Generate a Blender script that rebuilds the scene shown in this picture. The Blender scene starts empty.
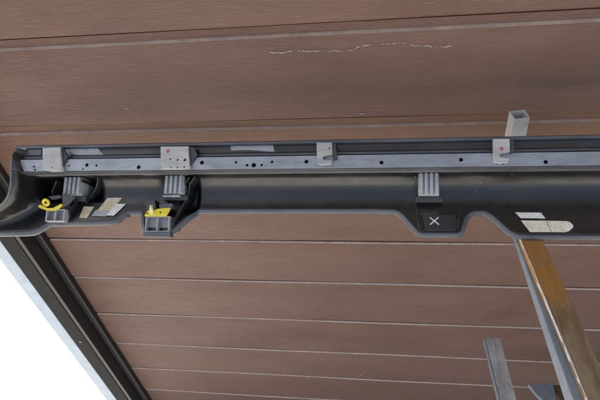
import bpy, bmesh, math, random
from mathutils import Vector, Matrix, noise
random.seed(7)
sc = bpy.context.scene
C = sc.collection

# ------------------------------------------------------------------ camera, sky, sun, exposure
F = 550.0                                     # focal length in photograph pixels (600 wide)
X_ = Vector((.9872, .0015, .1597)).normalized()
Z_ = Vector((-.1126, .7169, .6881)); Z_ = (Z_ - X_*Z_.dot(X_)).normalized()
Y_ = Z_.cross(X_)
R = Matrix((X_, Y_, Z_))                      # camera axes -> world axes
CAM = Vector((0, 0, 2.0))
cam = bpy.data.objects.new('camera', bpy.data.cameras.new('camera'))
C.objects.link(cam); sc.camera = cam
cam.matrix_world = Matrix.Translation(CAM) @ R.to_4x4()
cam.data.lens = F/600*36; cam.data.sensor_width = 36
cam.data.clip_start = .02; cam.data.clip_end = 2000
cam.data.dof.use_dof = False

SUN_EL, SUN_AZ = math.radians(50), math.radians(-45)   # behind the door wall, a little to the left (azimuth from +Y)
world = bpy.data.worlds.new('World'); sc.world = world; world.use_nodes = True
nt = world.node_tree; bg = nt.nodes['Background']
sky = nt.nodes.new('ShaderNodeTexSky'); sky.sky_type = 'NISHITA'; sky.sun_disc = False
sky.sun_elevation = SUN_EL; sky.sun_rotation = SUN_AZ
sky.air_density = 1.0; sky.dust_density = 5.0; sky.ozone_density = .6
hs = nt.nodes.new('ShaderNodeHueSaturation'); hs.inputs['Saturation'].default_value = .65
nt.links.new(sky.outputs[0], hs.inputs['Color']); nt.links.new(hs.outputs[0], bg.inputs[0]); bg.inputs[1].default_value = .12
sun = bpy.data.objects.new('sun', bpy.data.lights.new('sun', 'SUN')); C.objects.link(sun)
sun.data.energy = 4.0; sun.data.angle = math.radians(.5); sun.data.color = (1, .95, .87)
sd = Vector((math.sin(SUN_AZ)*math.cos(SUN_EL), math.cos(SUN_AZ)*math.cos(SUN_EL), math.sin(SUN_EL)))
sun.rotation_euler = sd.to_track_quat('Z', 'Y').to_euler()
sc.view_settings.view_transform = 'Standard'; sc.view_settings.look = 'None'
sc.view_settings.gamma = 1; sc.view_settings.use_curve_mapping = False
sc.view_settings.exposure = 1.55

# ------------------------------------------------------------------ geometry helpers
def ray(px, py): return (R @ Vector((px-300, 200-py, -F))).normalized()
def on_plane(px, py, o, n):
    d = ray(px, py); return CAM + d*((o-CAM).dot(n)/d.dot(n))
def at_y(px, py, Y): return on_plane(px, py, Vector((0, Y, 0)), Vector((0, 1, 0)))
def at_z(px, py, Z): return on_plane(px, py, Vector((0, 0, Z)), Vector((0, 0, 1)))

def link(name, me, m, parent=None, smooth=False):
    o = bpy.data.objects.new(name, me); C.objects.link(o)
    if m: me.materials.append(m)
    if smooth:
        for p in me.polygons: p.use_smooth = True
    if parent: o.parent = parent
    return o
def mesh(name, vs, fs):
    me = bpy.data.meshes.new(name); me.from_pydata([tuple(v) for v in vs], [], fs); me.update(); return me
def from_bm(name, bm, m, parent=None, smooth=False, bevel=0, seg=2):
    bmesh.ops.recalc_face_normals(bm, faces=bm.faces)
    me = bpy.data.meshes.new(name); bm.to_mesh(me); bm.free()
    o = link(name, me, m, parent, smooth)
    if bevel:
        b = o.modifiers.new('bevel', 'BEVEL'); b.width = bevel; b.segments = seg; b.limit_method = 'ANGLE'; b.angle_limit = math.radians(35)
        for p in me.polygons: p.use_smooth = True
        w = o.modifiers.new('wn', 'WEIGHTED_NORMAL'); w.keep_sharp = True
    return o
def add_hexa(bm, c):           # 8 corners: bottom ring 0-3, top ring 4-7
    v = [bm.verts.new(p) for p in c]
    for f in ((3,2,1,0),(4,5,6,7),(0,1,5,4),(1,2,6,5),(2,3,7,6),(3,0,4,7)): bm.faces.new([v[i] for i in f])
def box(bm, lo, hi, f=None):
    (x0,y0,z0),(x1,y1,z1) = lo, hi
    c = [(x0,y0,z0),(x1,y0,z0),(x1,y1,z0),(x0,y1,z0),(x0,y0,z1),(x1,y0,z1),(x1,y1,z1),(x0,y1,z1)]
    add_hexa(bm, [f(*p) if f else p for p in c])
def box_obj(name, lo, hi, m, parent=None, bevel=0, f=None):
    bm = bmesh.new(); box(bm, lo, hi, f); return from_bm(name, bm, m, parent, bevel=bevel)
def plate(name, outline, holes, h, f, m, parent=None, bevel=0, d0=0):
    """flat plate with real holes: outline and holes are lists of 2D points, mapped by f(u,w,d); thickness h above d0"""
    cu = bpy.data.curves.new('tmp', 'CURVE'); cu.dimensions = '2D'; cu.fill_mode = 'BOTH'; cu.extrude = h/2; 
    if bevel: cu.bevel_depth = bevel; cu.bevel_resolution = 1; cu.offset = -bevel
    for loop in [outline]+holes:
        s = cu.splines.new('POLY'); s.points.add(len(loop)-1); s.use_cyclic_u = True
        for p, q in zip(s.points, loop): p.co = (q[0], q[1], 0, 1)
    t = bpy.data.objects.new('tmp', cu); C.objects.link(t)
    dg = bpy.context.evaluated_depsgraph_get()
    me = bpy.data.meshes.new_from_object(t.evaluated_get(dg)); me.name = name
    bpy.data.objects.remove(t); bpy.data.curves.remove(cu)
    for v in me.vertices: v.co = f(v.co.x, v.co.y, v.co.z + h/2 + bevel + d0)
    me.materials.clear()
    bm = bmesh.new(); bm.from_mesh(me); bmesh.ops.remove_doubles(bm, verts=bm.verts, dist=1e-6); bm.to_mesh(me); bm.free()
    return link(name, me, m, parent)
def tube_path(name, pts, r, m, parent=None, n=8):
    bm = bmesh.new(); rings = []
    for i, p in enumerate(pts):
        t = (pts[min(i+1,len(pts)-1)] - pts[max(i-1,0)]).normalized()
        a = t.orthogonal().normalized() if i == 0 else (a - t*a.dot(t)).normalized()
        b = t.cross(a)
        rr = r[i] if isinstance(r, (list, tuple)) else r
        rings.append([bm.verts.new(p + (a*math.cos(k*2*math.pi/n) + b*math.sin(k*2*math.pi/n))*rr) for k in range(n)])
    for i in range(len(rings)-1):
        for k in range(n): bm.faces.new((rings[i][k], rings[i][(k+1)%n], rings[i+1][(k+1)%n], rings[i+1][k]))
    bm.faces.new(rings[0]); bm.faces.new(rings[-1])
    return from_bm(name, bm, m, parent, smooth=True)
def empty(name, loc, label=None, cat=None, group=None):
    o = bpy.data.objects.new(name, None); C.objects.link(o); o.location = loc; o.empty_display_size = .1
    if label: o['label'] = label; o['category'] = cat
    if group: o['group'] = group
    return o
def settle(root):              # children were built in world space: keep them there under a placed Empty
    for ch in root.children: ch.matrix_parent_inverse = Matrix.Translation(-root.location)
def interp(pts, x):
    if x <= pts[0][0]: return pts[0][1]
    for (a, b), (c, d) in zip(pts, pts[1:]):
        if x <= c: return b + (d-b)*(x-a)/(c-a) if c > a else d
    return pts[-1][1]
def smooth_interp(pts, x):
    if x <= pts[0][0]: return pts[0][1]
    if x >= pts[-1][0]: return pts[-1][1]
    for i in range(len(pts)-1):
        if x <= pts[i+1][0]:
            p1, p2 = pts[i], pts[i+1]; p0 = pts[max(i-1,0)]; p3 = pts[min(i+2,len(pts)-1)]
            h = p2[0]-p1[0]
            if h < 1e-9: return p2[1]
            t = (x-p1[0])/h
            m1 = (p2[1]-p0[1])/max(p2[0]-p0[0],1e-9)*h; m2 = (p3[1]-p1[1])/max(p3[0]-p1[0],1e-9)*h
            return (2*t**3-3*t*t+1)*p1[1] + (t**3-2*t*t+t)*m1 + (-2*t**3+3*t*t)*p2[1] + (t**3-t*t)*m2

# ------------------------------------------------------------------ materials
class N:
    def __init__(s, name):
        s.m = bpy.data.materials.new(name); s.m.use_nodes = True; s.t = s.m.node_tree
        s.b = s.t.nodes['Principled BSDF']; s.co = s.t.nodes.new('ShaderNodeTexCoord').outputs['Object']
    def n(s, kind, **kw):
        x = s.t.nodes.new('ShaderNode'+kind)
        for k, v in kw.items():
            if k in x.inputs: 
                if hasattr(v, 'is_linked'): s.t.links.new(v, x.inputs[k])
                else: x.inputs[k].default_value = v
            else: setattr(x, k, v)
        return x
    def l(s, a, b): s.t.links.new(a, b)
    def map(s, scale, rot=(0,0,0), loc=(0,0,0)):
        x = s.n('Mapping'); x.inputs['Scale'].default_value = scale; x.inputs['Rotation'].default_value = rot; x.inputs['Location'].default_value = loc
        s.l(s.co, x.inputs[0]); return x.outputs[0]
    def noise(s, vec, scale=5, detail=5, rough=.6, dist=0):
        x = s.n('TexNoise'); s.l(vec, x.inputs['Vector']); x.inputs['Scale'].default_value = scale; x.inputs['Detail'].default_value = detail
        x.inputs['Roughness'].default_value = rough; x.inputs['Distortion'].default_value = dist; return x.outputs['Fac']
    def ramp(s, fac, stops):
        x = s.n('ValToRGB'); s.l(fac, x.inputs[0]); e = x.color_ramp.elements
        while len(e) < len(stops): e.new(.5)
        for el, (p, c) in zip(e, stops):
            el.position = p; el.color = (c, c, c, 1) if isinstance(c, (int, float)) else (*c, 1)
        return x.outputs[0]
    def mix(s, fac, a, b, mode='MIX'):
        x = s.n('Mix'); x.data_type = 'RGBA'; x.blend_type = mode
        for sock, v in ((x.inputs[0], fac), (x.inputs[6], a), (x.inputs[7], b)):
            if hasattr(v, 'is_linked'): s.l(v, sock)
            else: sock.default_value = v if isinstance(v, (int, float)) else (*v, 1)
        return x.outputs[2]
    def bump(s, h, strength=.3, dist=.002, prev=None):
        x = s.n('Bump'); s.l(h, x.inputs['Height']); x.inputs['Strength'].default_value = strength; x.inputs['Distance'].default_value = dist
        if prev: s.l(prev, x.inputs['Normal'])
        return x.outputs[0]
    def done(s, col=None, rough=None, bump=None, metal=0, spec=.5):
        for k, v in (('Base Color', col), ('Roughness', rough)):
            if v is None: continue
            if hasattr(v, 'is_linked'): s.l(v, s.b.inputs[k])
            else: s.b.inputs[k].default_value = v if isinstance(v, (int, float)) else (*v, 1)
        if bump: s.l(bump, s.b.inputs['Normal'])
        s.b.inputs['Metallic'].default_value = metal; s.b.inputs['Specular IOR Level'].default_value = spec
        return s.m

def mat_plank():
    q = N('embossed_brown_door'); 
    oi = q.n('ObjectInfo')
    off = q.n('VectorMath', operation='SCALE'); off.inputs[3].default_value = 7.3
    comb = q.n('CombineXYZ'); q.l(oi.outputs['Random'], comb.inputs[0]); q.l(oi.outputs['Random'], comb.inputs[2]); q.l(comb.outputs[0], off.inputs[0])
    add = q.n('VectorMath', operation='ADD'); q.l(q.co, add.inputs[0]); q.l(off.outputs[0], add.inputs[1])
    def mp(s):
        x = q.n('Mapping'); x.inputs['Scale'].default_value = s; q.l(add.outputs[0], x.inputs[0]); return x.outputs[0]
    # cathedral figure: rings of a long soft noise, broken by fine fibres
    g = q.noise(mp((.55, 1, 3.2)), 2.2, 2, .5, .3)
    k = q.n('Math', operation='MULTIPLY'); q.l(g, k.inputs[0]); k.inputs[1].default_value = 120
    fib = q.noise(mp((14, 10, 130)), 3, 4, .65, .4)
    fa = q.n('Math', operation='MULTIPLY_ADD'); q.l(fib, fa.inputs[0]); fa.inputs[1].default_value = 9.0; q.l(k.outputs[0], fa.inputs[2])
    sn = q.n('Math', operation='SINE'); q.l(fa.outputs[0], sn.inputs[0])
    grain = q.ramp(sn.outputs[0], [(0, 0), (.75, 1)])
    fine = q.noise(mp((8, 10, 105)), 4, 5, .7, .7)
    fine = q.ramp(fine, [(.35, 0), (.62, 1)])
    h = q.mix(.72, grain, fine)
    blot = q.noise(mp((1.2, 1, 4)), 3, 4, .6)
    var = q.mix(oi.outputs['Random'], (.118, .060, .041), (.146, .075, .051))
    c = q.mix(q.ramp(blot, [(.3, 0), (.75, 1)]), var, (.172, .096, .070))
    c = q.mix(.5, c, q.mix(1, c, q.ramp(h, [(0, .88), (1, 1.0)]), 'MULTIPLY'))
    dust = q.ramp(q.noise(mp((22, 10, 30)), 6, 6, .7), [(.62, 0), (.80, .2)])
    c = q.mix(dust, c, (.30, .22, .18))
    r = q.ramp(blot, [(.2, .30), (.8, .48)])
    big = q.noise(mp((2.0, 3, 9)), 5, 4, .6)
    b = q.bump(h, .65, .0016); b = q.bump(big, .35, .006, b)
    return q.done(c, r, b, spec=.4)
def mat_plank_brown():
    m = M['plank'].copy(); m.name = 'embossed_brown_door_warmer'  # copy in a warmer, less blue brown for one plank
    for n in m.node_tree.nodes:
        if n.bl_idname == 'ShaderNodeMix':
            for i in (6, 7):
                s = n.inputs[i]
                if not s.is_linked:
                    c = s.default_value
                    if c[0] > .145 and c[0] < .25: s.default_value = (c[0]*1.02, c[1]*.98, c[2]*.80, 1)
    return m
def mat_plastic(name, base, rough, dustcol=(.16,.15,.14), dust=.35, spec=.5, metal=0):
    q = N(name)
    a = q.noise(q.map((6, 6, 14)), 4, 6, .65)
    d = q.ramp(q.noise(q.map((1.5, 1.5, 1.5), loc=(3, 1, 2)), 7, 8, .7), [(.45, 0), (.8, dust)])
    c = q.mix(d, base, dustcol)
    st = q.ramp(q.noise(q.map((5, 70, 70)), 5, 5, .7), [(.60, 0), (.70, .35)])
    c = q.mix(st, c, tuple(min(1, x*1.6+.01) for x in base))
    gr = q.ramp(q.noise(q.map((2, 6, 6), loc=(7, 1, 3)), 9, 7, .75), [(.35, .72), (.62, 1.05)])
    c = q.mix(1, c, gr, 'MULTIPLY')
    r = q.ramp(a, [(.25, rough), (.75, min(1, rough+.24))])
    pe = q.noise(q.map((1, 1, 1)), 900, 2, .5)
    b = q.bump(pe, .12, .0004); b = q.bump(q.noise(q.map((1,1,1)), 14, 3, .5), .25, .0012, b)
    return q.done(c, r, b, metal, spec)
def mat_wood(name, c1, c2, c3, paint=None):
    q = N(name)
    g = q.noise(q.map((34, 3.2, 34)), 5, 7, .72, .8)
    c = q.mix(q.ramp(g, [(.3, 0), (.7, 1)]), c1, c2)
    p = q.ramp(q.noise(q.map((7, 3, 7)), 6, 5, .7), [(.45, 0), (.62, 1)])
    c = q.mix(p, c, c3)
    if paint is not None:
        gx = q.n('SeparateXYZ'); q.l(q.co, gx.inputs[0])
        nn = q.noise(q.map((1,.35,1)), 40, 6, .75)
        ma = q.n('Math', operation='MULTIPLY_ADD'); q.l(nn, ma.inputs[0]); ma.inputs[1].default_value = .16; q.l(gx.outputs[1], ma.inputs[2])
        mk = q.n('MapRange'); q.l(ma.outputs[0], mk.inputs[0]); mk.inputs[1].default_value = paint[1]-.022; mk.inputs[2].default_value = paint[1]+.012
        wear = q.ramp(nn, [(.52, 1), (.64, .3)])
        mm = q.n('Math', operation='MULTIPLY'); q.l(mk.outputs[0], mm.inputs[0]); q.l(wear, mm.inputs[1])
        c = q.mix(mm.outputs[0], c, q.mix(q.ramp(g, [(.3,0),(.75,1)]), paint[0], tuple(x*.6 for x in paint[0])))
    return q.done(c, .72, q.bump(g, .5, .0015))
def mat_steel(name, base, rough=.45, metal=.6, rust=.3):
    q = N(name)
    a = q.noise(q.map((1,1,1)), 25, 7, .7)
    c = q.mix(q.ramp(a, [(.35, 0), (.65, 1)]), base, tuple(x*.72 for x in base))
    rs = q.ramp(q.noise(q.map((1,1,1), loc=(4,2,1)), 38, 7, .75), [(.58, 0), (.7, rust)])
    c = q.mix(rs, c, (.13, .075, .04))
    return q.done(c, q.ramp(a, [(.3, rough), (.7, rough+.2)]), q.bump(a, .3, .0008), metal)
def mat_plain(name, base, rough=.6, amt=.25, scale=60, metal=0):
    q = N(name); a = q.noise(q.map((1,1,1)), scale, 6, .65)
    c = q.mix(q.ramp(a, [(.35, 0), (.7, 1)]), base, tuple(x*(1-amt) for x in base))
    return q.done(c, rough, q.bump(a, .2, .0006), metal)
def mat_sticker(name, base, ink, lines=220):
    q = N(name); a = q.noise(q.map((1,1,1)), 120, 5, .65)
    c = q.mix(q.ramp(a, [(.4, 0), (.75, 1)]), base, tuple(x*.7 for x in base))
    v = q.map((1, 1, 1), rot=(-math.radians(35), 0, 0))
    sx = q.n('SeparateXYZ'); q.l(v, sx.inputs[0])
    row = q.n('Math', operation='MULTIPLY'); q.l(sx.outputs[1], row.inputs[0]); row.inputs[1].default_value = 1900
    rs = q.n('Math', operation='SINE'); q.l(row.outputs[0], rs.inputs[0])
    gate = q.ramp(rs.outputs[0], [(.1, 0), (.3, 1)])
    mp_ = q.n('Mapping'); q.l(v, mp_.inputs[0]); mp_.inputs['Scale'].default_value = (700, 300, 1)
    pr = q.ramp(q.noise(mp_.outputs[0], 1, 2, .5), [(.46, 0), (.52, .75)])
    big = q.ramp(q.noise(q.map((1,1,1), loc=(1,5,2)), 90, 2, .5), [(.42, 0), (.5, 1)])
    mm = q.mix(1, q.mix(1, gate, pr, 'MULTIPLY'), big, 'MULTIPLY')
    c = q.mix(mm, c, ink)
    return q.done(c, .45, q.bump(a, .15, .0004))
def mat_ground():
    q = N('pale_concrete'); a = q.noise(q.map((1,1,1)), 3, 8, .7); b = q.noise(q.map((1,1,1)), 120, 4, .7)
    c = q.mix(q.ramp(a, [(.3, 0), (.7, 1)]), (.62, .61, .58), (.52, .50, .47))
    c = q.mix(q.ramp(b, [(.4, 0), (.8, .3)]), c, (.40, .38, .36))
    return q.done(c, .85, q.bump(b, .4, .002))

M = {}
M['plank'] = mat_plank(); M['plank_brown'] = mat_plank_brown()
M['black'] = mat_plastic('black_sill_plastic', (.014, .014, .015), .30, dust=.2, spec=.8)
M['gloss'] = mat_plastic('smooth_black_trough', (.005, .005, .005), .20, dustcol=(.10,.085,.07), dust=.22, spec=.7)
M['rail'] = mat_plastic('grey_rail', (.29, .31, .335), .25, dustcol=(.32,.30,.28), dust=.4, metal=.5)
M['lip'] = mat_plastic('grey_lip_plastic', (.10, .105, .115), .26, dust=.25, metal=.3)  # even grey, lighter than the black sill plastic
M['clip'] = mat_plastic('pale_clip_plastic', (.40, .40, .385), .36, dustcol=(.30,.26,.20), dust=.45)
M['rib'] = mat_plastic('grey_rib_plastic', (.40, .40, .41), .4, dust=.3)
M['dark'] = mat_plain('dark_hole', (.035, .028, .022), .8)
M['yellow'] = mat_plain('yellow_plastic', (.72, .56, .02), .4, .25, 90)
M['cream'] = mat_plain('cream_pin', (.75, .66, .35), .4)
M['red'] = mat_plain('red_paint_dot', (.48, .10, .08), .5, .5, 400)
M['white_paint'] = mat_plain('white_paint_mark', (.72, .71, .68), .6)
M['st_white'] = mat_sticker('white_label', (.84, .82, .74), (.40, .36, .30))
M['st_cream'] = mat_sticker('cream_label', (.82, .75, .58), (.50, .38, .22))
M['st_beige'] = mat_sticker('beige_label', (.66, .56, .38), (.36, .28, .16))
M['st_grey'] = mat_sticker('grey_label', (.40, .42, .42), (.28, .28, .28))
M['wood'] = mat_wood('worn_board', (.27, .175, .08), (.07, .042, .022), (.22, .165, .10), paint=((.36, .165, .035), .57))
M['woodgrey'] = mat_wood('weathered_grey_bar', (.40, .38, .34), (.24, .22, .19), (.46, .44, .40))
M['wooddark'] = mat_wood('dark_brown_bar', (.07, .035, .02), (.04, .02, .012), (.10, .055, .03))
M['steel'] = mat_steel('painted_blue_grey_steel', (.25, .29, .33), .42, .35, .75)
M['tube'] = mat_steel('whitish_steel_tube', (.62, .61, .58), .42, .3, .45)
M['rust'] = mat_steel('rusty_inside', (.25, .19, .11), .7, .2, .7)
M['frame_olive'] = mat_plain('olive_brown_frame', (.013, .013, .011), .8, .3, 30); M['frame_olive'].node_tree.nodes['Principled BSDF'].inputs['Specular IOR Level'].default_value = .25
M['frame_black'] = mat_plain('black_frame_side', (.012, .011, .011), .5, .3, 30)
M['frame_pale'] = mat_plain('pale_blue_frame_edge', (.36, .43, .50), .5, .2, 30)
M['scuff'] = mat_plain('pale_scuff', (.42, .36, .33), .7, .4, 300)
M['scuff_paint'] = mat_plain('flaking_pale_paint', (.55, .54, .54), .6, .45, 160)
M['ledge'] = mat_plain('plank_edge_highlight', (.42, .33, .28), .36, .4, 40)  # pale base paints the bright highlight along each plank's top edge
M['ledge_wide'] = mat_plain('wide_plank_edge_highlight', (.27, .195, .155), .33, .45, 22)  # same painted highlight, dimmer, for the wide chamfers
M['wall'] = mat_plain('plaster_wall', (.42, .38, .33), .9, .2, 15)
M['ground'] = mat_ground()

# ------------------------------------------------------------------ setting: ground
gm = mesh('ground', [(-400,-400,0),(400,-400,0),(400,400,0),(-400,400,0)], [(0,1,2,3)])
g = link('ground', gm, M['ground']); g['kind'] = 'structure'

# ------------------------------------------------------------------ garage door, frame, unseen shading wall
D = .86
DX0 = at_y(88, 300, D).x          # left edge of the door leaf
DX1 = 2.0
zs = [at_y(300, y, D).z for y in (398, 376, 351, 320, 282, 241.5, 193, 120, 25)]
step = zs[3]-zs[2]
low = zs[0]
bott = []
while low - .155 > .06: low -= .155; bott.append(low)
seams = [.03] + bott[::-1] + zs
while seams[-1] < 2.35: seams.append(seams[-1]+.2)
seams[-1] = 2.545
door = empty('garage_door', (0.45, D+.02, .03), 'brown wood-grained garage door of wide horizontal planks behind the trim', 'garage door')
door['kind'] = 'thing'
def plank(z0, z1, wide, brownish):
    g = .0012
    a = z0+g; b = z1-g
    # front profile, bottom to top (y grows into the wall)
    if wide:   # under this plank's foot: none; at its top a chamfer, over it a shallow recessed band
        pr = [(D+.020, a), (D+.003, a), (D, a+.003), (D, b-.0215), (D+.0005, b-.0200), (D+.0020, b-.0178), (D+.0040, b-.0156), (D+.0052, b-.0140), (D+.0060, b-.012), (D+.0066, b-.001), (D+.020, b)]
    else:
        pr = [(D+.020, a), (D+.003, a), (D, a+.0035), (D, b-.0058), (D+.0006, b-.0050), (D+.0028, b-.0016), (D+.0056, b), (D+.020, b)]
    nx = 24; vs = []; fs = []
    for i in range(nx+1):
        x = DX0 + (DX1-DX0)*i/nx
        wob = .0006*math.sin(i*.9+z0*20)
        for (y, z) in pr: vs.append((x, y+wob, z))
    m = len(pr)
    for i in range(nx):
        for j in range(m):
            k = (j+1) % m
            fs.append((i*m+j, (i+1)*m+j, (i+1)*m+k, i*m+k))
    fs.append(tuple(range(m))); fs.append(tuple(reversed([nx*m+j for j in range(m)])))
    bm = bmesh.new(); 
    bv = [bm.verts.new(v) for v in vs]
    for k_, f in enumerate(fs):
        fc = bm.faces.new([bv[i] for i in f])
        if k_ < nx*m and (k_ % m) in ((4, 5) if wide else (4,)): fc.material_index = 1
    o = from_bm('plank', bm, M['plank_brown' if brownish else 'plank'], door)
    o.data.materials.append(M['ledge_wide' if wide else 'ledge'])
    for p in o.data.polygons: p.use_smooth = True
    o.data.set_sharp_from_angle(angle=math.radians(32)); return o
n0 = len(seams)
for i in range(n0-1):
    top = seams[i+1]
    plank(seams[i], top, abs(top-zs[7]) < 1e-6 or top >= zs[8]-1e-6, abs(seams[i]-zs[6]) < 1e-6)
bk = box_obj('backing_sheet', (DX0+.001, D+.0205, .035), (DX1-.001, D+.03, seams[-1]-.002), M['frame_black'], door)
# pale scratches scraped into the upper planks
def scratch(pts, w):
    vs = []; fs = []
    for i, (px, py) in enumerate(pts):
        p = at_y(px, py, D-.0010)
        ww = w*(.35+.9*random.random())
        vs += [p+Vector((0,0,ww)), p-Vector((0,0,ww))]
        if i and random.random() > .25: fs.append((2*i-2, 2*i-1, 2*i+1, 2*i))
    ln = mesh('scratch', vs, fs); o = link('scratch', ln, M['scuff'], door)
    s = o.modifiers.new('s', 'SOLIDIFY'); s.thickness = .0009
def jag(anchors, n):
    out = []
    x0, x1 = anchors[0][0], anchors[-1][0]
    for i in range(n+1):
        x = x0+(x1-x0)*i/n; out.append((x, smooth_interp(anchors, x) + random.uniform(-.7, .7)))
    return out
scratch(jag([(301,51.5),(330,51),(352,50),(362,46),(380,44.5),(395,43.5),(402,43),(415,45.5),(437,46.5)], 60), .0007)
scratch(jag([(270,52.6),(285,52),(300,50.6)], 12), .0008)
scratch(jag([(440,47),(452,46)], 5), .0007)
for a, b, w in (((421.5,256),(424,266),.0007), ((445,289),(446,305),.0006), ((358,377),(366,371),.0008), ((366,371),(372,375),.0006), ((125,108.5),(131,109.5),.0007), ((402,108),(404,112),.0012), ((359,113.5),(364,114),.001)):
    n_ = 5; scratch([(a[0]+(b[0]-a[0])*i/n_, a[1]+(b[1]-a[1])*i/n_+random.uniform(-.3,.3)) for i in range(n_+1)], w)
settle(door)

FY = D-.055                        # front face of the frame post stands proud of the leaf
xs = [at_y(px, 300, FY).x for px in (62, 43, 30)]
TOPZ = 2.55
frame = empty('door_frame_post', (xs[1], D, 0), 'dark olive brown door frame post with pale outer edge, left of the planks', 'door frame')
box_obj('post_side', (xs[0]-.012, FY+.0015, 0), (xs[0], D+.09, TOPZ), M['frame_black'], frame, .0015)
box_obj('rubber_seal', (xs[0]+.0005, D-.016, .03), (DX0-.001, D+.05, TOPZ-.05), M['frame_black'], frame, .003)
box_obj('post_face', (xs[1], FY, 0), (xs[0]-.0125, D+.09, TOPZ), M['frame_olive'], frame, .002)
box_obj('edge_strip', (xs[2], FY+.001, 0), (xs[1]-.0005, FY+.030, TOPZ), M['frame_pale'], frame, .002)
for z in (.62, 1.21):
    bm = bmesh.new(); p = Vector(((xs[0]+xs[1])/2-.006, FY-.001, z)); bmesh.ops.create_uvsphere(bm, u_segments=10, v_segments=6, radius=.004)
    for v in bm.verts: v.co = Vector((v.co.x, v.co.y*.4, v.co.z)) + p
    from_bm('screw', bm, M['steel'], frame, smooth=True)
settle(frame)
box_obj_wall = empty('unseen_shade_wall', (0, D+.2, 0), 'unseen plastered wall added round the garage door to shade it', 'wall')  # unseen building added to keep the door side in shade
box_obj_wall['kind'] = 'thing'
box_obj('shade_eave', (xs[2], D-.55, 3.501), (4.0, D+.35, 3.58), M['wall'], box_obj_wall)  # unseen overhang added to block the sky reflected in the trough
box_obj('shade_lintel', (xs[2], D-.01, TOPZ+.001), (4.0, D+.35, 3.5), M['wall'], box_obj_wall)
box_obj('pier', (DX1+.01, D-.01, 0), (4.0, D+.35, TOPZ), M['wall'], box_obj_wall)
box_obj('shade_side_wall', (xs[2], D+.351, 0), (xs[2]+.25, D+4.5, 3.5), M['wall'], box_obj_wall)
box_obj('corner', (xs[2]+.032, D+.091, 0), (xs[0]-.013, D+.350, TOPZ), M['wall'], box_obj_wall)
settle(box_obj_wall)

# ------------------------------------------------------------------ the sill trim
TH = math.radians(35)
W = Vector((0, math.cos(TH), math.sin(TH))); NN = Vector((0, -math.sin(TH), math.cos(TH)))
T0 = at_y(300, 190, .66)
def L(u, w, d): return T0 + Vector((u, 0, 0)) + W*w + NN*d
def uw(px, py, d=0):
    p = on_plane(px, py, T0+NN*d, NN) - T0
    return p.x, p.dot(W)
def wrow(py, d): return uw(300, py, d)[1]
PROF = [(171.6, .0085), (172.6, .003), (175, -.010), (180, -.021), (187, -.030), (195, -.034), (203, -.033), (210, -.029), (218, -.0235), (226, -.018), (237, -.010), (246, -.004)]
prof = sorted((wrow(y, d), d) for y, d in PROF)
def pd(w): return smooth_interp(prof, w)
def hit(px, py):
    d = -.02
    for _ in range(12):
        u, w = uw(px, py, d); d = pd(w)
    return u, w
UR = uw(600, 190)[0] + .22
edge_px = [(-60,233),(-2,232.5),(31,232),(36,231),(49,222.5),(80,221.8),(111,221),(116,219.5),(122,214),(128,211.5),(141,211.5),(143.5,214),(145,231.5),(169,231.5),(176,226),(187,217),(194,211),(200,209.6),(300,209.4),(370,209.4),(394,209.9),(399,211.5),(404,215.5),(411,223.5),(418,231.5),(422,233),(457,233.3),(460.5,231.5),(462,226),(465,217.5),(469,213.2),(476,211),(484,211.3),(491,214),(498,220),(505,226.5),(511,231.5),(518,234.5),(527,235.2),(600,235.6),(700,236.6)]
edge = [hit(*p) for p in edge_px]
for i in range(1, len(edge)):
    if edge[i][0] <= edge[i-1][0]: edge[i] = (edge[i-1][0]+1e-4, edge[i][1])
w_top = prof[-1][0]
left_px = [(17.5,148,.020),(13.5,153,.022),(12,160,.022),(11.5,170,.022),(11.5,178,.018),(11,186,.012),(8.5,196,.004),(4,203,.0),(-4,209,-.002),(-18,216,-.004),(-40,221,0),(-60,226,0)]
leftb = []; LIFT = .045
def lift_d(w): return smooth_interp([(wrow(240,0), .008), (wrow(215,0), .018), (wrow(195,.02), .032), (wrow(172,.03), .042), (wrow(155,.03), .042), (wrow(148,.03), .030)], w)
for px, py, d in left_px:
    d = .03
    for _ in range(12): u, w = uw(px, py, d); d = lift_d(w)
    leftb.append((w, u))
leftb.sort()
def uleft(w): return interp(leftb, w)
U0 = uw(46, 190)[0]

trim = empty('car_sill_trim', L(0, -.05, -.04), 'long black plastic car sill trim lying inside-up on the stand, with clips and labels', 'car trim')
trim['kind'] = 'thing'
# --- trough: the big concave wall with its scalloped lower edge
us = []
u = U0
allu = sorted(set([e[0] for e in edge if e[0] > U0] + [U0 + (UR-U0)*i/150 for i in range(261)]))
cols = []
for i in range(14):                # flared left end
    cols.append(('L', i/14))
for x in allu:
    if x <= UR and (not cols or cols[-1][0] == 'L' or x-cols[-1][1] > .0015): cols.append(('U', x))
NR = 34
verts = []; faces = []
shade_pocket = [(30,94,.030,172.5,201), (176.5,194,.026,172.5,214)]
pk = [(uw(a,190)[0], uw(b,190)[0], dep, wrow(y1_,-.02), wrow(y0_,-.005)) for a, b, dep, y0_, y1_ in shade_pocket]
def sstep(a, b, x): t_ = min(1, max(0, (x-a)/(b-a))); return t_*t_*(3-2*t_)
def shade_pocket_depth(uu, w):
    r_ = 0
    for a, b, dep, wl_, wh_ in pk: r_ = max(r_, dep*sstep(a, a+.012, uu)*(1-sstep(b-.012, b, uu))*sstep(wl_, wl_+.012, w)*(1-sstep(wh_-.006, wh_, w)))
    return r_
def end_lift(s): return (1-s)**5
lip_pts = []
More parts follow.
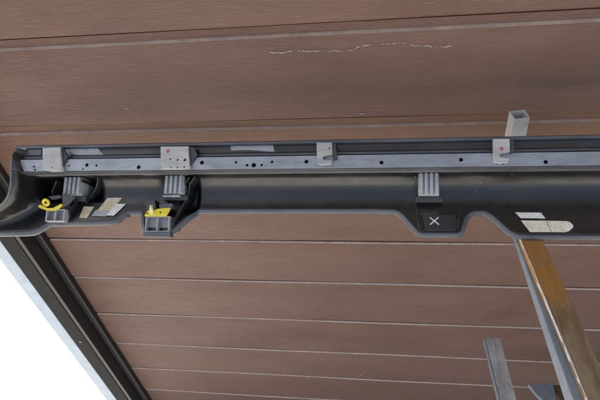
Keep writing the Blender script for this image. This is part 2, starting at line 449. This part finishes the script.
for kind, val in cols:
    uref = val if kind == 'U' else interp([(0, uw(-40, 235, -.012)[0]), (1, U0)], val)
    we = interp(edge, uref)
    for j in range(NR+1):
        t = j/NR; t = t*.35 + .65*(t**1.25) if t < 1 else 1
        w = w_top + (we-w_top)*t
        d = pd(w)
        if kind == 'L':
            ul = uleft(w); uu = ul + (U0-ul)*val; d += end_lift(val)*(lift_d(w)-pd(w))
            # lower rows sweep out of the picture on the left
        else: uu = val
        d -= shade_pocket_depth(uu, w)
        # pockets sunk into the shape to darken these stretches of the trough
        verts.append(L(uu, w, d))
    lip_pts.append(verts[-1].copy())
n = NR+1
for i in range(len(cols)-1):
    for j in range(NR):
        faces.append((i*n+j, i*n+j+1, (i+1)*n+j+1, (i+1)*n+j))
tm = mesh('trough', verts, faces)
tr = link('trough', tm, M['gloss'], trim, smooth=True)
s = tr.modifiers.new('s', 'SOLIDIFY'); s.thickness = .0028; s.offset = -1 if True else 1
# --- folded lip along the scalloped edge
lv = []; lf = []
m_ = 6
for i, p in enumerate(lip_pts):
    a = lip_pts[max(i-2, 0)]; b = lip_pts[min(i+2, len(lip_pts)-1)]
    t = (b-a).normalized(); out = t.cross(NN); 
    if out.dot(W) > 0: out = -out
    out = (out - NN*out.dot(NN)).normalized()
    for k, (o_, h_) in enumerate(((-.0006, .0002), (.0002, .0014), (.0012, .0014), (.0062, -.0012), (.0070, -.0020), (.0068, -.0085))):
        lv.append(p + out*o_ + NN*h_)
for i in range(len(lip_pts)-1):
    for k in range(m_-1):
        lf.append((i*m_+k, i*m_+k+1, (i+1)*m_+k+1, (i+1)*m_+k))
lip = link('folded_lip', mesh('folded_lip', lv, lf), M['lip'], trim, smooth=True)
s = lip.modifiers.new('s', 'SOLIDIFY'); s.thickness = .0018; s.offset = -1
# --- left end edge bead
pts = [L(uleft(w), w, (pd(w) if w < w_top else interp([(w_top, .016), (wrow(146,.03), .030)], w)) + .0285) if False else None for w in (0,)]
bead = []
for w, uu in sorted(leftb, reverse=True):
    d = lift_d(w)
    bead.append(L(uu, w, d))
bp = []
for i in range(len(bead)-1):
    for k in range(4): bp.append(bead[i].lerp(bead[i+1], k/4))
bp.append(bead[-1])
for _ in range(2): bp = [bp[0]]+[(bp[i-1]+bp[i]*2+bp[i+1])/4 for i in range(1, len(bp)-1)]+[bp[-1]]
tube_path('end_edge', bp, .0022, M['lip'], trim)
ev = []; ef = []
wl = [w_top + (leftb[-1][0]-w_top)*k/12 for k in range(13)]
for k, w in enumerate(wl):
    dl = lift_d(w); ul = uleft(w); ur_ = U0
    for j in range(15):
        s_ = j/14; ev.append(L(ul+(ur_-ul)*s_, w, .0072 + (dl-.0072)*(1-s_)**5))
    if k:
        for j in range(14): a = (k-1)*15+j; ef.append((a, a+15, a+16, a+1))
ew = link('end_wall', mesh('end_wall', ev, ef), M['black'], trim, True)
s = ew.modifiers.new('s', 'SOLIDIFY'); s.thickness = .002; s.offset = -1
# --- head: outer flange, channel, ridge
def strip(name, rows, m, x0px, smooth=False, x1=None):
    """rows: (image row at centre column, d)"""
    pr = [(wrow(y, d), d) for y, d in rows]
    ua = uw(x0px, rows[0][0]+6, rows[0][1])[0]; ub = UR
    nx = 60; vs = []; fs = []
    for i in range(nx+1):
        x = ua+(ub-ua)*i/nx
        for w, d in pr: vs.append(L(x, w, d + .0005*math.sin(i*.7)))
    k = len(pr)
    for i in range(nx):
        for j in range(k-1): fs.append((i*k+j, i*k+j+1, (i+1)*k+j+1, (i+1)*k+j))
    o = link(name, mesh(name, vs, fs), m, trim, smooth)
    s = o.modifiers.new('s', 'SOLIDIFY'); s.thickness = .0016; s.offset = -1
    return o
strip('outer_flange', [(144.0, .0115), (143.2, .0170), (142.9, .0178), (141.7, .0178), (141.2, .0165), (141.4, .004)], M['lip'], 19)
strip('channel', [(153.4, .0165), (152.9, .0155), (152.4, .0122), (147.5, .0105), (144.0, .0112), (143.6, .0150)], M['black'], 25)
strip('ridge', [(157.6, .0085), (155.6, .009), (154.9, .0165), (154.5, .0175), (153.6, .0175), (153.2, .0160)], M['lip'], 25)
strip('rail_skirt', [(172.4, .0085), (171.6, .0100), (169.0, .0245), (168.5, .0262)], M['lip'], 25)

# --- mounting rail with real holes
RD = .0262
w0, w1 = wrow(168.3, RD+.002), wrow(155.8, RD+.002)
ra = uw(25, 168, RD)[0]
def circ(cx, cy, r, n=14): return [(cx+r*math.cos(-2*math.pi*k/n), cy+r*math.sin(-2*math.pi*k/n)) for k in range(n)]
PX = .00167
holes = []
for px, py, r in ((34,166.5,1.1),(34.8,170.6,1.1),(69,165.8,1.0),(83,168.9,.9),(87,165,1.9),(96.5,165.5,1.2),(138.7,167.2,2.1),(202,162.6,2.1),(236,162.2,1.3),(247,165.2,1.4),(253.8,165.2,2.3),(261.7,165,1.2),(272,161.8,1.3),(306.4,161.6,2.0),(381.5,162.6,1.9),(461,159.8,1.9),(545.7,162.0,1.9)):
    uu, ww = uw(px, py, RD+.002); holes.append(circ(uu, min(max(ww, w0+r*PX+.001), w1-r*PX-.001), r*PX))
rail = plate('mounting_rail', [(ra, w0), (UR, w0), (UR, w1), (ra-.012, w1)], holes, .0018, L, M['rail'], trim, bevel=.0003, d0=RD-.0002)
hb = []
for k, h in enumerate(holes):
    cx = sum(p[0] for p in h)/len(h); cy = sum(p[1] for p in h)/len(h); r = abs(h[0][0]-cx)
    if r > .0030:    # cup behind the larger holes
        pts2 = [(cx+(p[0]-cx)*1.5, cy+(p[1]-cy)*1.5) for p in h]
        plate('raised_ring', [(cx+(p[0]-cx)*1.35, cy+(p[1]-cy)*1.35) for p in h], [[(cx+(p[0]-cx)*1.0, cy+(p[1]-cy)*1.0) for p in h][::-1]], .0003, L, M['rail'], trim, d0=RD+.0022)
box_obj('hole_backing', (ra+.004, w0+.002, RD-.0135), (UR, w1-.002, RD-.0085), M['dark'], trim, f=L)  # dark sheet behind the rail paints the shade inside its holes

# --- hook clips on the head
def uwd(px, py, d=RD+.004): return uw(px, py, d)
def clip(pts, holes_px, thick, d0, mark=None, markr=1.7, wall=None):
    d = d0+thick
    out = [uwd(x, y, d) for x, y in pts]
    hs = [circ(*uwd(x, y, d), r*PX, 10) for x, y, r in holes_px]
    p = plate('hook_clip', out, hs, thick, L, M['clip'], trim, bevel=.0006, d0=d0-.0006)
    if wall:            # upright side cheek on the right of the clip
        x0, y0 = uwd(*wall[0], d); x1, y1 = uwd(*wall[1], d)
        for xx in (x0,):
            c = box_obj('clip_cheek', (xx-.0016, y0, .0135), (xx+.0004, y1, d0-.0006), M['clip'], trim, f=L)
    if mark:
        plate('red_dot', circ(*uwd(mark[0], mark[1], d), markr*PX, 12), [], .0003, L, M['red'], trim, d0=d0+thick+.0006)
    return p
clip([(42.5,147.8),(60.5,147.2),(61,170.5),(50,171),(43,169.5)], [(52,167.5,.7)], .009, RD+.0026, wall=((61,170),(60.8,148)))
clip([(160.5,146.6),(188.5,146.2),(189,168.5),(161,168.8)], [(177.8,159.7,1.2),(184.8,159.7,1.5),(170.5,158.8,.9),(171,167,.7),(177.5,167.2,.8),(184.3,166.9,.9)], .009, RD+.0026, mark=(168,151.3))
def hook(x, y, s=1.0):
    # C shaped hook: body above, slot open to the right, tongue below
    return [(x,y),(x+15.5*s,y-.2),(x+15.8*s,y+12*s),(x+7.5*s,y+13.3*s),(x+6.0*s,y+15.2*s),(x+7.5*s,y+17.3*s),(x+14.5*s,y+17.6*s),(x+15.5*s,y+19.3*s),(x+14*s,y+21.8*s),(x+4*s,y+22.3*s),(x+.8*s,y+20.5*s)]
clip(hook(316.5, 142.6), [], .006, RD+.0026, mark=(329.5,148.5), markr=1.3)
clip(hook(492.8, 138.9, 1.08), [], .006, RD+.0026, mark=(501.4,148.8))
for x0, x1, yy in ((61.5,66.5,147.6),(189.5,196.5,146.2),(332.6,336.5,142.8),(510.5,513.5,139.5)):   # dark stepped housings right of the clips
    a = uwd(x0, yy+2, .022); b = uwd(x1, yy+11.5, .022)
    box_obj('clip_housing', (a[0], b[1], .012), (b[0], a[1], .0245), M['black'], trim, .001, L)
for q_ in (((61.2,147.6),(64.2,150),(67.5,157),(64,163.5),(61.4,170)), ((189.2,146.8),(193,147.3),(197.5,154.5),(193.5,160.5),(189.3,166.5)), ((332.4,142.8),(335.6,143.4),(337.5,158.5),(333,160.5)), ((509.8,139.2),(513.5,139.8),(514.5,152),(510,153.5))):
    plate('clip_shoulder', [uw(x, y, RD+.006) for x, y in q_], [], .005, L, M['black'], trim, bevel=.0003, d0=RD+.001)
# flat dark discs standing in for shaded holes under the 2 hooks
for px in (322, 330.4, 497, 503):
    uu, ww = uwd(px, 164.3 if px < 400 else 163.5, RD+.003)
    plate('hole_disc', circ(uu, ww-.0004, .0014, 8), [], .0006, L, M['dark'], trim, d0=RD+.0024)

# --- ribbed feet below the rail
def ribbed(x0, x1, y0, y1, nrib, dd=-.008):
    (ua, wa), (ub, wb) = uw(x0, y0, dd), uw(x1, y1, dd)
    base = empty; 
    bm = bmesh.new(); box(bm, (ua, wb, -.060), (ub, wa, dd-.004), L)
    ft = from_bm('ribbed_foot', bm, M['rib'], trim, bevel=.0006)
    wd = (ub-ua)/nrib
    for k in range(nrib):
        c = ua+wd*(k+.5)
        box_obj('rib', (c-wd*.28, wb+.001, dd-.0041), (c+wd*.28, wa-.0005, dd+.001), M['rib'], ft, .0005, L)
    box_obj('foot_shelf', (ua-.004, wb-.010, -.034), (ub+.007, wb-.0004, -.019), M['black'], trim, .0012, L)
ribbed(64, 79.5, 177, 194.5, 4); ribbed(164.5, 182, 175, 193.5, 4); ribbed(418.5, 439.5, 171.5, 194.5, 4, -.006)

# --- bulkheads: raised fins across the trough, following its curve
def fin(pathpx, h, t=.0022, name='bulkhead'):
    pts = [hit(x, y) for x, y in pathpx]
    vs = []; fs = []
    dense = []
    for i in range(len(pts)-1):
        for k in range(6): dense.append((pts[i][0]+(pts[i+1][0]-pts[i][0])*k/6, pts[i][1]+(pts[i+1][1]-pts[i][1])*k/6))
    dense.append(pts[-1])
    for i, (uu, ww) in enumerate(dense):
        d = pd(ww); hh = h*min(1, (len(dense)-1-i)/5+.15)
        for du, dd in ((-t/2, -.034), (-t/2, hh), (t/2, hh), (t/2, -.034)): vs.append(L(uu+du, ww, d+dd))
    for i in range(len(dense)-1):
        for k in range(4): fs.append((i*4+k, i*4+(k+1)%4, i*4+4+(k+1)%4, i*4+4+k))
    fs += [(0,1,2,3), tuple(len(vs)-4+k for k in (3,2,1,0))]
    bm = bmesh.new(); bv = [bm.verts.new(v) for v in vs]
    for f in fs: bm.faces.new([bv[i] for i in f])
    return from_bm(name, bm, M['black'], trim, bevel=.0006)
fin([(192,175),(192,185),(190,197),(184,208),(177,220),(172,229)], .012)
fin([(186,175),(185.5,187),(182,198),(178,206)], .010)
fin([(85,180),(84,190),(80,200),(74,210),(70,218)], .012)
fin([(99,178),(98,187),(93,196),(86,204)], .006)
fin([(415,176),(415,195),(416,206),(417,220),(420,230)], .004)
fin([(60,182),(57,190),(53,196)], .012)
fin([(461,205),(459,215),(457,229)], .002)
# raised pad of the tab with the painted cross
def patch(name, quad, m, h, d0=.0006, sub=6):
    """thin slab that follows the trough: four pixel corners tl,tr,br,bl"""
    P = [hit(*p) for p in quad]
    vs = []; fs = []
    for side in (d0, d0+h):
        for i in range(sub+1):
            for j in range(sub+1):
                s_, t_ = i/sub, j/sub
                uu = (P[0][0]*(1-s_)+P[1][0]*s_)*(1-t_) + (P[3][0]*(1-s_)+P[2][0]*s_)*t_
                ww = (P[0][1]*(1-s_)+P[1][1]*s_)*(1-t_) + (P[3][1]*(1-s_)+P[2][1]*s_)*t_
                vs.append(L(uu, ww, pd(ww)+side))
    q = sub+1; o_ = q*q
    for i in range(sub):
        for j in range(sub):
            a = i*q+j
            fs.append((a, a+1, a+q+1, a+q)); fs.append((o_+a, o_+a+q, o_+a+q+1, o_+a+1))
    for i in range(sub):
        for a, b in (((i*q), (i+1)*q), (i*q+sub, (i+1)*q+sub), (i, i+1), (sub*q+i, sub*q+i+1)): fs.append((a, b, o_+b, o_+a))
    bm = bmesh.new(); bv = [bm.verts.new(v) for v in vs]
    for f in fs: bm.faces.new([bv[i] for i in f])
    return from_bm(name, bm, m, trim)
patch('tab_pad', ((421.5,214.5),(455.5,215.5),(456.5,230.2),(425,230)), M['black'], .0012)
patch('pad_edge', ((420,213.5),(437,213.4),(437,214.3),(420,214.4)), M['lip'], .0016)
patch('pad_edge', ((425,229.6),(455,230.1),(455,231),(426,230.6)), M['lip'], .0016)
for (x0,y0,x1,y1) in ((429.7,217.6,438.9,224.9),(429.9,225.0,438.3,217.5)):
    dx, dy = x1-x0, y1-y0; ll = math.hypot(dx, dy); nx_, ny_ = -dy/ll*.62, dx/ll*.62
    o = patch('painted_cross', ((x0-nx_,y0-ny_),(x1-nx_,y1-ny_),(x1+nx_,y1+ny_),(x0+nx_,y0+ny_)), M['white_paint'], .0004, .0021 if x0 < 429.8 else .0022, 4)
# stickers in the trough
st = patch('paper_label', ((84,206.5),(94.5,206.8),(87,218.2),(79.5,217.8)), M['st_beige'], .0004); st['label'] = 'small beige label, leftmost'
st = patch('paper_label', ((107.5,198),(122.3,197.8),(111,211.5),(97,211)), M['st_beige'], .0004); st['label'] = 'large beige label'
st = patch('paper_label', ((96,210.4),(110.4,211.2),(106,216.6),(92,216)), M['st_grey'], .0005, .0011); st['label'] = 'grey peeled end of the beige label'
st = patch('paper_label', ((117,204.2),(126.6,204),(114.5,215.8),(106.5,215.6)), M['st_white'], .0004, .0018); st['label'] = 'white slanted label'
st = patch('paper_label', ((514.8,212.4),(541,212.8),(545.4,218.6),(520.5,218.2)), M['st_white'], .0004); st['label'] = 'narrow white label'
lb = patch('paper_label', ((520.8,220.6),(546,220.8),(551,232.2),(530,232.2)), M['st_cream'], .0004); lb['label'] = 'left half of the cream label'
lb = patch('paper_label', ((546.6,220.8),(566,221.2),(565,232.4),(551.6,232.3)), M['st_cream'], .0004); lb['label'] = 'right half of the cream label'
patch('paper_label', ((566,221.2),(569.5,222),(569,231),(565,232.4)), M['st_white'], .0004)
patch('paper_label', ((569.5,222),(573.2,225.5),(572.8,227.8),(569,231)), M['st_white'], .0004)
# pale labels in the head channel
def chan_label(x0, x1, y0, y1, skew, m):
    d = .0128
    q_ = [uw(x0, y0, d), uw(x1, y0-.4, d), uw(x1+skew, y1-.3, d), uw(x0+skew*.6, y1, d)]
    w_lo, w_hi = wrow(151.6, d), wrow(144.6, d)
    q_ = [(a, min(max(b, w_lo), w_hi)) for a, b in q_]
    plate('channel_label', q_, [], .0004, L, m, trim, d0=d)
chan_label(66, 98, 147.5, 158, 5, M['st_grey']); chan_label(230.5, 273, 144.5, 153.6, 1.5, M['st_grey'])
box_obj('channel_step', (uw(26,152,.013)[0], wrow(151.6,.0128), .0128), (uw(42,152,.013)[0], wrow(144.6,.0128), .0150), M['lip'], trim, .0006, L)

# --- yellow retaining clips on grey seats
def seat(x0, x1, y0, y1, dd, base=None):
    (ua, wa), (ub, wb) = uw(x0, y0, dd), uw(x1, y1, dd)
    lo = pd((wa+wb)/2)-.02
    bm = bmesh.new()
    t = .0018; mid = (ua+ub)/2
    for a, b in ((ua, ua+t), (mid-t/2, mid+t/2), (ub-t, ub)): box(bm, (a, wb, lo), (b, wa, dd), L)
    box(bm, (ua+t*.99, wa-t, lo), (ub-t*.99, wa-.0002, dd-.0004), L); box(bm, (ua+t*.99, wb+.0002, lo), (ub-t*.99, wb+t, dd-.0004), L)
    box(bm, (ua+t*.99, wb+t*.98, lo), (ub-t*.99, wa-t*.98, dd-.012), L)
    return from_bm('clip_seat', bm, M['rib'], trim)
s2 = seat(146, 168.5, 216, 232, -.004)
box_obj('seat_foot', (uw(143,233.5,.0)[0], uw(143,236.8,.0)[1], -.014), (uw(170.5,233,.0)[0], uw(143,232,.0)[1], .001), M['lip'], trim, .001, L)
y2 = plate('yellow_clip', [uw(*p, -.001) for p in ((144.3,216),(147.5,210.5),(155,209.5),(158.5,208.6),(170.6,207.6),(169.5,210.5),(165.8,216.5))], [], .0022, L, M['yellow'], trim, bevel=.0004, d0=-.0038)
c0 = L(*uw(152, 213.5, 0), 0)
tube_path('clip_pin_or_hole', [c0-NN*.003, c0+NN*.004+W*.006, c0+NN*.006+W*.014], [.0036, .0034, .0026], M['cream'], y2, 10)
for qx, qy in ((160.5, 212.5), (147.5, 213.5)):
    uu, ww = uw(qx, qy, -.001); plate('dark_clip_spot', circ(uu, ww, .0017, 8), [], .0003, L, M['dark'], y2, d0=-.0007)  # flat dark discs on the yellow clip
def flat(pts, d, h, m, name):
    return plate(name, [uw(*p, d) for p in pts], [], h, L, m, trim, bevel=.0003, d0=d-h)
flat([(144.5,201.5),(154.5,199.8),(156.5,209),(147.5,210.3)], -.004, .02, M['rib'], 'seat_wing').data.materials[0] = M['black']
flat([(159,204.8),(171.5,203.2),(173,205.5),(168,209),(160,209.6)], -.006, .016, M['lip'], 'seat_wing')
flat([(162,195.5),(179,194.8),(180,196.2),(163,197)], -.010, .014, M['rib'], 'seat_wing')
s1 = seat(46.5, 63.5, 209, 221.5, -.006)
y1 = plate('yellow_clip', [uw(*p, -.003) for p in ((37.8,205.5),(41,204.8),(47,208),(53,208),(61.5,203.5),(62.5,205.8),(57,209.8),(50,211),(43,209.2),(39,207.6))], [], .002, L, M['yellow'], trim, bevel=.0004, d0=-.0055)
cc = L(*uw(46, 202.3, .001), .001); ringp = []
for k in range(17):
    a = k/16*2*math.pi; ringp.append(cc + Vector((1,0,0))*math.cos(a)*.0052 + (W*.85+NN*.5)*math.sin(a)*.0052)
tube_path('clip_ring', ringp, .0026, M['yellow'], y1, 8)
tube_path('clip_pin_or_hole', [cc-NN*.006, cc+NN*.0012], .0020, M['black'], y1, 8)  # black plug painted as the dark hole inside the ring
flat([(62,193),(76,197),(70,203),(63,208)], -.004, .004, M['black'], 'seat_wing')
flat([(48,196.5),(60,195),(62,198),(52,200)], -.006, .003, M['black'], 'seat_wing')
# little specks of dried paint in the trough
for px, py, r in ((480.5,183,.7),(446,190.5,.45),(476.5,191.3,.4),(515,170.8,.5),(300,186,.35),(352,199,.35),(560,187,.4),(232,196,.3),(395,190,.3),(538,200,.35)):
    uu, ww = hit(px, py); r *= PX
    bm = bmesh.new(); bmesh.ops.create_uvsphere(bm, u_segments=8, v_segments=5, radius=r)
    for v in bm.verts: v.co = L(uu+v.co.x, ww+v.co.y, pd(ww)+v.co.z*.4+.0002)
    from_bm('paint_speck', bm, M['scuff'], trim, smooth=True)
settle(trim)

# ------------------------------------------------------------------ work stand that carries the trim
ZB = L(0, hit(530, 234)[1], pd(hit(530, 234)[1])-.010).z
stand = empty('work_stand', (0.55, .1, 0), 'steel work stand with orange stained board, under right end of the black trim', 'work stand')
def skew_beam(name, l0, l1, r0, r1, ztop, h, m, back, fore, bevel=.0015, sub=0):
    """l0/l1 and r0/r1: image points on its left and right top edges (far, near); extended along itself"""
    A, B, Cc, Dd = (at_z(*p, ztop) for p in (l0, l1, r0, r1))
    dr = ((B-A).normalized()+(Dd-Cc).normalized()).normalized()
    w = ((Cc-A) - dr*(Cc-A).dot(dr)).length; w2 = ((Dd-B) - dr*(Dd-B).dot(dr)).length
    print(name, 'width', w, w2, 'dir', dr, 'A', A)
    w = (w+w2)/2; sd_ = Vector((-dr.y, dr.x, 0));
    if sd_.x < 0: sd_ = -sd_
    a = A - dr*back; b = B + dr*fore
    bm = bmesh.new()
    k = max(1, sub); rings = []
    for i in range(k+1):
        p = a.lerp(b, i/k); j = (random.uniform(-1,1)*.0012 if sub else 0)
        rings.append([bm.verts.new(q) for q in (p+sd_*j, p+sd_*(w+j*.5), p+sd_*(w+j*.5)-Vector((0,0,h)), p+sd_*j*.4-Vector((0,0,h)))])
    for i in range(k):
        for q in range(4): bm.faces.new((rings[i][q], rings[i][(q+1)%4], rings[i+1][(q+1)%4], rings[i+1][q]))
    bm.faces.new(rings[0]); bm.faces.new(rings[-1])
    return from_bm(name, bm, m, stand, bevel=bevel), a, b, sd_, w, dr
bd, a, b, sdv, wB, dr = skew_beam('board', (525,250), (587,400), (547.5,250), (600,364), ZB, .012, M['wood'], .13, .32, .0012, 40)
# steel tube under the board, turned a little so that more of it shows near the camera
dr2 = (dr + sdv*-.035).normalized(); s2v = Vector((-dr2.y, dr2.x, 0)); s2v = s2v if s2v.x > 0 else -s2v
ta = a - sdv*.002; tb = ta + dr2*((b-a).length)
bm = bmesh.new(); hf = .008; hh = .046; wt = .034; ta = ta + sdv*.004
add_hexa(bm, [ta-Vector((0,0,.0122+hf)), ta+s2v*wt-Vector((0,0,.0122+hf)), tb+s2v*wt-Vector((0,0,.0122+hh)), tb-Vector((0,0,.0122+hh)),
              ta-Vector((0,0,.0122)), ta+s2v*wt-Vector((0,0,.0122)), tb+s2v*wt-Vector((0,0,.0122)), tb-Vector((0,0,.0122))])
from_bm('arm_tube', bm, M['steel'], stand, bevel=.002)
# ragged bright paint along the board's left edge
vs = []; fs = []; nseg = 110
for i in range(nseg+1):
    p = a.lerp(b, i/nseg); j = noise.noise(Vector((i*.63, 3, 0)))*.0014 + noise.noise(Vector((i*.17, 8, 0)))*.0010 - .0004; k2 = noise.noise(Vector((i*.31, 9, 0)))*.0018
    vs += [p - sdv*(.0006) + Vector((0,0,-.004+k2*1.5)), p - sdv*.0006 + Vector((0,0,.0002+j*.1)), p + sdv*(.0008+j) + Vector((0,0,.0007))]
    if i: q = 3*i; fs += [(q-3,q,q+1,q-2),(q-2,q+1,q+2,q-1)]
eo = link('paint_edge', mesh('paint_edge', vs, fs), M['scuff_paint'], stand)
# stopper tube: upright open square tube between trim and door
tf = at_y(512.3, 119, .775); ww_ = at_y(528.6, 119.5, .775).x - tf.x
tw = ww_; t = .0022
def tube_open(name, x, y, z0, z1, w, dpt, m, parent):
    bm = bmesh.new()
    for lo, hi in (((x,y),(x+w,y+t)), ((x,y+dpt-t),(x+w,y+dpt)), ((x,y+t),(x+t,y+dpt-t)), ((x+w-t,y+t),(x+w,y+dpt-t))):
        box(bm, (lo[0],lo[1],z0), (hi[0],hi[1],z1))
    bmesh.ops.remove_doubles(bm, verts=bm.verts, dist=1e-5)
    return from_bm(name, bm, m, parent)
st_ = tube_open('stopper_tube', tf.x, .775, ZB-.05, tf.z, tw, tw*.92, M['tube'], stand)
tf_ = box_obj('tube_fill', (tf.x+t, .775+t, ZB-.045), (tf.x+tw-t, .775+tw*.92-t, tf.z-.022), M['rust'], stand)
for o in (st_, tf_):
    c_ = Vector((tf.x+tw/2, .775+tw/2, 0)); rm = Matrix.Rotation(math.radians(10), 4, 'Z')
    for v in o.data.vertices: v.co = rm @ (v.co-c_) + c_
cx_, cy_ = b.x+.02, b.y
box_obj('column', (cx_-.025, cy_-.03, .0305), (cx_+.025, cy_+.02, ZB-.048), M['steel'], stand, .003)
box_obj('base_plate', (cx_-.18, cy_-.22, .0), (cx_+.18, cy_+.25, .03), M['steel'], stand, .004)
# brown bar with a pale steel tip that reaches up beside the board (bottom right)
zk = at_y(540, 384, .78).z
def bar(name, pl, pr, ztop, h, m, parent, near=.5, tip=None):
    A, B = at_z(*pl[0], ztop), at_z(*pl[1], ztop); Cc = at_z(*pr[0], ztop)
    dr = (B-A).normalized(); e = A + dr*near; w = (Cc-A)
    w = w - dr*w.dot(dr)
    bm = bmesh.new(); dz = Vector((0,0,h))
    add_hexa(bm, [A-dz, Cc-dz, e+w-dz, e-dz, A, Cc, e+w, e])
    return from_bm(name, bm, m, parent, bevel=.0012), A, e, w
ob, *_ = bar('brace', ((552,385),(572,415)), ((585,386),(600,410)), zk-.004, .03, M['wooddark'], stand, .35)
p = [at_z(x, y, zk) for x, y in ((528.5,384.2),(553,383.2),(556,400),(545,402),(536,394))]
bm = bmesh.new(); tv = [bm.verts.new(q) for q in p]; bv = [bm.verts.new(q-Vector((0,0,.014))) for q in p]
bm.faces.new(tv); bm.faces.new(bv[::-1])
for i in range(5): bm.faces.new((tv[i], bv[i], bv[(i+1)%5], tv[(i+1)%5]))
from_bm('brace_tip', bm, M['steel'], stand, bevel=.0012)
settle(stand)

# ------------------------------------------------------------------ second, lower support
zl = at_y(490, 338, .80).z
low = empty('support_arm', (.35, .1, 0), 'short weathered grey square bar, lower than the trim and left of the orange board', 'support bar')
ob, A, e, w = bar('arm', ((485.5,338),(500.5,400)), ((500,337.5),(515.5,400)), zl, .022, M['woodgrey'], low, .62)
bm = bmesh.new(); drl = (e-A).normalized(); s_ = -w.normalized()*.0035
add_hexa(bm, [A+s_-Vector((0,0,.0225)), A-w.normalized()*.0002-Vector((0,0,.0225)), e-w.normalized()*.0002-Vector((0,0,.0225)), e+s_-Vector((0,0,.0225)),
              A+s_-Vector((0,0,.0008)), A-w.normalized()*.0002-Vector((0,0,.0008)), e-w.normalized()*.0002-Vector((0,0,.0008)), e+s_-Vector((0,0,.0008))])
from_bm('edge_strip', bm, M['steel'], low, bevel=.0006)
box_obj('column', (e.x-.01, e.y-.02, .0205), (e.x+.03, e.y+.02, zl-.023), M['steel'], low, .002)
box_obj('base_plate', (e.x-.15, e.y-.2, 0), (e.x+.15, e.y+.2, .02), M['steel'], low, .003)
settle(low)
